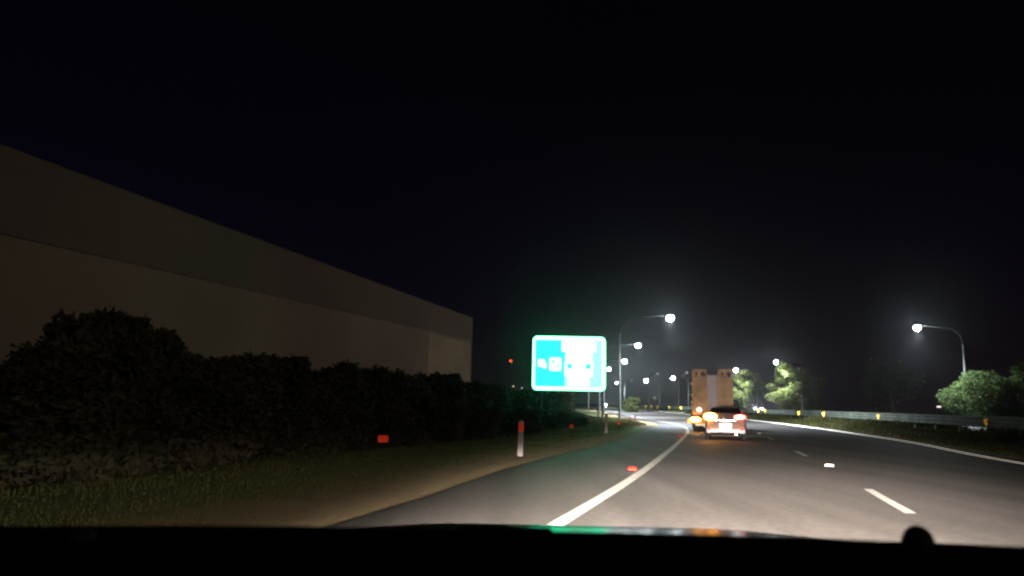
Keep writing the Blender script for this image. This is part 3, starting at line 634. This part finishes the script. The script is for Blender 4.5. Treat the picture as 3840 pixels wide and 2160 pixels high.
for s in (-1, 1):
    mb = MB(); mb.box(s * .95 - .22, s * .95 + .22, .5, .54, .2, .8); mb.build('mudguard', M['rubber'], t)
    for y in (1.2, 2.4, 8.9): wheel(t, s * .98, y, .46, .34, s)
    mb = MB(); mb.ell((s * .95, -.12, .72), (.30 if s < 0 else .22, .05, .13)); tl = mb.build('tail_light', M['tail_amber'] if s < 0 else M['tail_red'], t, sm=True)
    mb = MB(); mb.ell((s * 1.32, -.02, .62), (.10, .05, .13)); mb.build('side_marker', M['amber_lamp'] if 'amber_lamp' in M else M.setdefault('amber_lamp', emat('amber_marker', (1, .4, .03), 3)), t, sm=True)
    for z in (2.9, 2.2, 1.75, 1.5):
        mb = MB(); mb.ell((s * 1.22, .5 + z * .3, z), (.045, .05, .09)); mb.build('clearance_reflector', M['dimwhite'] if 'dimwhite' in M else M.setdefault('dimwhite', retro('clearance_white', (.8, .85, .8), 2.2)), t, sm=True)
M['work'] = emat('white_rear_lamp', (1, .93, .8), 2.5)
mb = MB(); mb.ell((-.72, -.13, 1.3), (.15, .06, .14)); mb.build('work_lamp', M['work'], t, sm=True)
mb = MB(); mb.box(-.95, -.45, -.10, -.085, .36, .47); mb.build('number_plate', M['white'], t)
lamp_at(t, (-.9, -.7, .8), 22, (1, .5, .12)); 
# ------------------------------------------------------------------ the car the picture is taken from
t = empty('own_car', 'black car dashboard and glossy bonnet along the bottom of the photo', 'car', (0, 0, 0), 0)
M['dash'] = pmat('dashboard_plastic', (.006, .005, .008), 1, 0, .0, (60, (.007, .007, .009)), .2)
M['bonnet'] = pmat('bonnet_paint', (.02, .022, .024), .2, .0, .05, (1.5, (.016, .018, .02)))
M['bonnet'].node_tree.nodes['Principled BSDF'].inputs['IOR'].default_value = 1.14
M['bonnet'].node_tree.nodes['Principled BSDF'].inputs['Coat Roughness'].default_value = .06
mb = MB(); P = []
def crest(x): return 1.0055 - .002 * max(0, x) - .0045 * max(0, -x - .2) * 2 - .0005 + (.004 * math.exp(-((x + .02) / .2) ** 2) * -0.3)
for i in range(61):
    x = -1.1 + 2.2 * i / 60; c_ = crest(x); bow = .12 * (x / .8) ** 2
    P.append([(x, .62 - bow + a, c_ + b2) for a, b2 in ((.5, -.22), (.42, -.13), (.28, -.055), (.13, -.014), (.05, -.002), (0, 0), (-.05, -.004), (-.12, -.022), (-.2, -.06), (-.27, -.13), (-.3, -.25), (-.3, -.5))])
mb.grid(P); mb.build('dashboard', M['dash'], t, sm=True)
mb = MB(); mb.box(-.038, .036, .56, .63, .985, 1.0110); mb.build('display_hood', M['dash'], t, bevel=.003)
mb = MB(); mb.ell((.3095, .60, 1.0085), (.0118, .0112, .0135)); mb.tube([(.3095, .60, .985), (.3095, .60, 1.002)], [.016, .0112], 14); mb.build('sensor_dome', M['black'], t, sm=True)
mb = MB(); mb.ell((-.309, .58, 1.003), (.010, .01, .0085)); mb.build('dash_button', M['black'], t, sm=True)
mb = MB(); P = []
for i in range(41):
    f = i / 40; x = -.75 + 2.0 * f; zf = .833 - .035 * smooth((x - .45) / .6) - .03 * smooth((-x - .1) / .5); row = []
    for j in range(13):
        g_ = j / 12; y = 1.92 - .95 * g_; row.append((x + .27 * 0, y, float(zf) + .95 * g_ * math.tan(R(2.6)) + .018 * g_ * (1 - g_)))
    row = [(x, 1.97, float(zf) - .06), (x, 1.955, float(zf) - .015)] + row
    P.append(row)
mb.grid(P); mb.build('bonnet', M['bonnet'], t, sm=True)
# its two dipped headlights: a low-beam pattern, bright just under a sharp cut-off, kicking up to the left verge
def headlamp(x, y):
    l = bpy.data.lights.new('low_beam', 'POINT'); l.energy = 1; l.shadow_soft_size = .05; l.color = (1, .85, .75); l.use_nodes = True
    n = l.node_tree; em = n.nodes['Emission']; geo = n.nodes.new('ShaderNodeNewGeometry'); sp = n.nodes.new('ShaderNodeSeparateXYZ'); n.links.new(geo.outputs['Incoming'], sp.inputs[0])
    def m_(op, a, b2=None):
        k = n.nodes.new('ShaderNodeMath'); k.operation = op
        for i, v in enumerate((a, b2)):
            if v is None: continue
            if isinstance(v, (int, float)): k.inputs[i].default_value = v
            else: n.links.new(v, k.inputs[i])
        return k.outputs[0]
    el = m_('MULTIPLY', m_('ARCSINE', sp.outputs[2]), -57.2958)          # degrees below the horizontal
    az = m_('SUBTRACT', m_('MULTIPLY', m_('ARCTAN2', sp.outputs[0], sp.outputs[1]), 57.2958), HEAD + 4.5)   # + right, - left
    fc = n.nodes.new('ShaderNodeFloatCurve'); cv = fc.mapping.curves[0]
    pts = [(-20, .0003), (-6, .0006), (-1.0, .006), (0, .03), (.5, .05), (1.0, .09), (1.4, .14), (1.8, .19), (2.7, .25), (4.6, .12), (8, .05), (14, .008), (20, .0)]
    for i, (a, b2) in enumerate(pts):
        p = ((a + 20) / 40, b2)
        if i < 1: cv.points[0].location = p
        elif i == len(pts) - 1: cv.points[1].location = p
        else: cv.points.new(*p)
    for p in cv.points: p.handle_type = 'VECTOR'
    fc.mapping.update()
    n.links.new(m_('DIVIDE', m_('ADD', el, 20), 40), fc.inputs['Value'])
    right = m_('GREATER_THAN', az, 0)
    ep = m_('MAXIMUM', el, 0); sr = m_('ADD', 3.5, m_('MULTIPLY', ep, 3.2)); sl_ = m_('ADD', 11, m_('MULTIPLY', ep, 2.75)); s_ = m_('ADD', m_('MULTIPLY', right, sr), m_('MULTIPLY', m_('SUBTRACT', 1, right), sl_))
    q = m_('DIVIDE', az, s_); q2 = m_('MULTIPLY', q, q); q4 = m_('MULTIPLY', q2, m_('ADD', right, m_('MULTIPLY', m_('SUBTRACT', 1, right), q2))); wgt = m_('ADD', m_('EXPONENT', m_('MULTIPLY', q4, -1)), .008)
    n.links.new(m_('MULTIPLY', m_('MULTIPLY', fc.outputs[0], wgt), HL), em.inputs['Strength'])
    o = bpy.data.objects.new('low_beam', l); col.objects.link(o); o.parent = t; o.location = (x, y, .65)
HL = 6.8e5
headlamp(-.05, 2.15); headlamp(1.1, 1.85)
# ------------------------------------------------------------------ thin mist added to imitate glare halos round lamps and sign
hz = bpy.data.materials.new('halo_haze'); hz.use_nodes = True; n = hz.node_tree; n.nodes.clear()
v = n.nodes.new('ShaderNodeVolumePrincipled'); v.inputs['Color'].default_value = (.9, .93, 1, 1); v.inputs['Density'].default_value = .00031; v.inputs['Anisotropy'].default_value = .91
o_ = n.nodes.new('ShaderNodeOutputMaterial'); n.links.new(v.outputs[0], o_.inputs['Volume'])
mb = MB(); mb.box(-760, 760, -140, 1520, -3, 22); o = mb.build('halo_haze', hz); tag(o, kind='stuff'); o['label'] = 'thin mist added over the road for halos round lamps and sign';
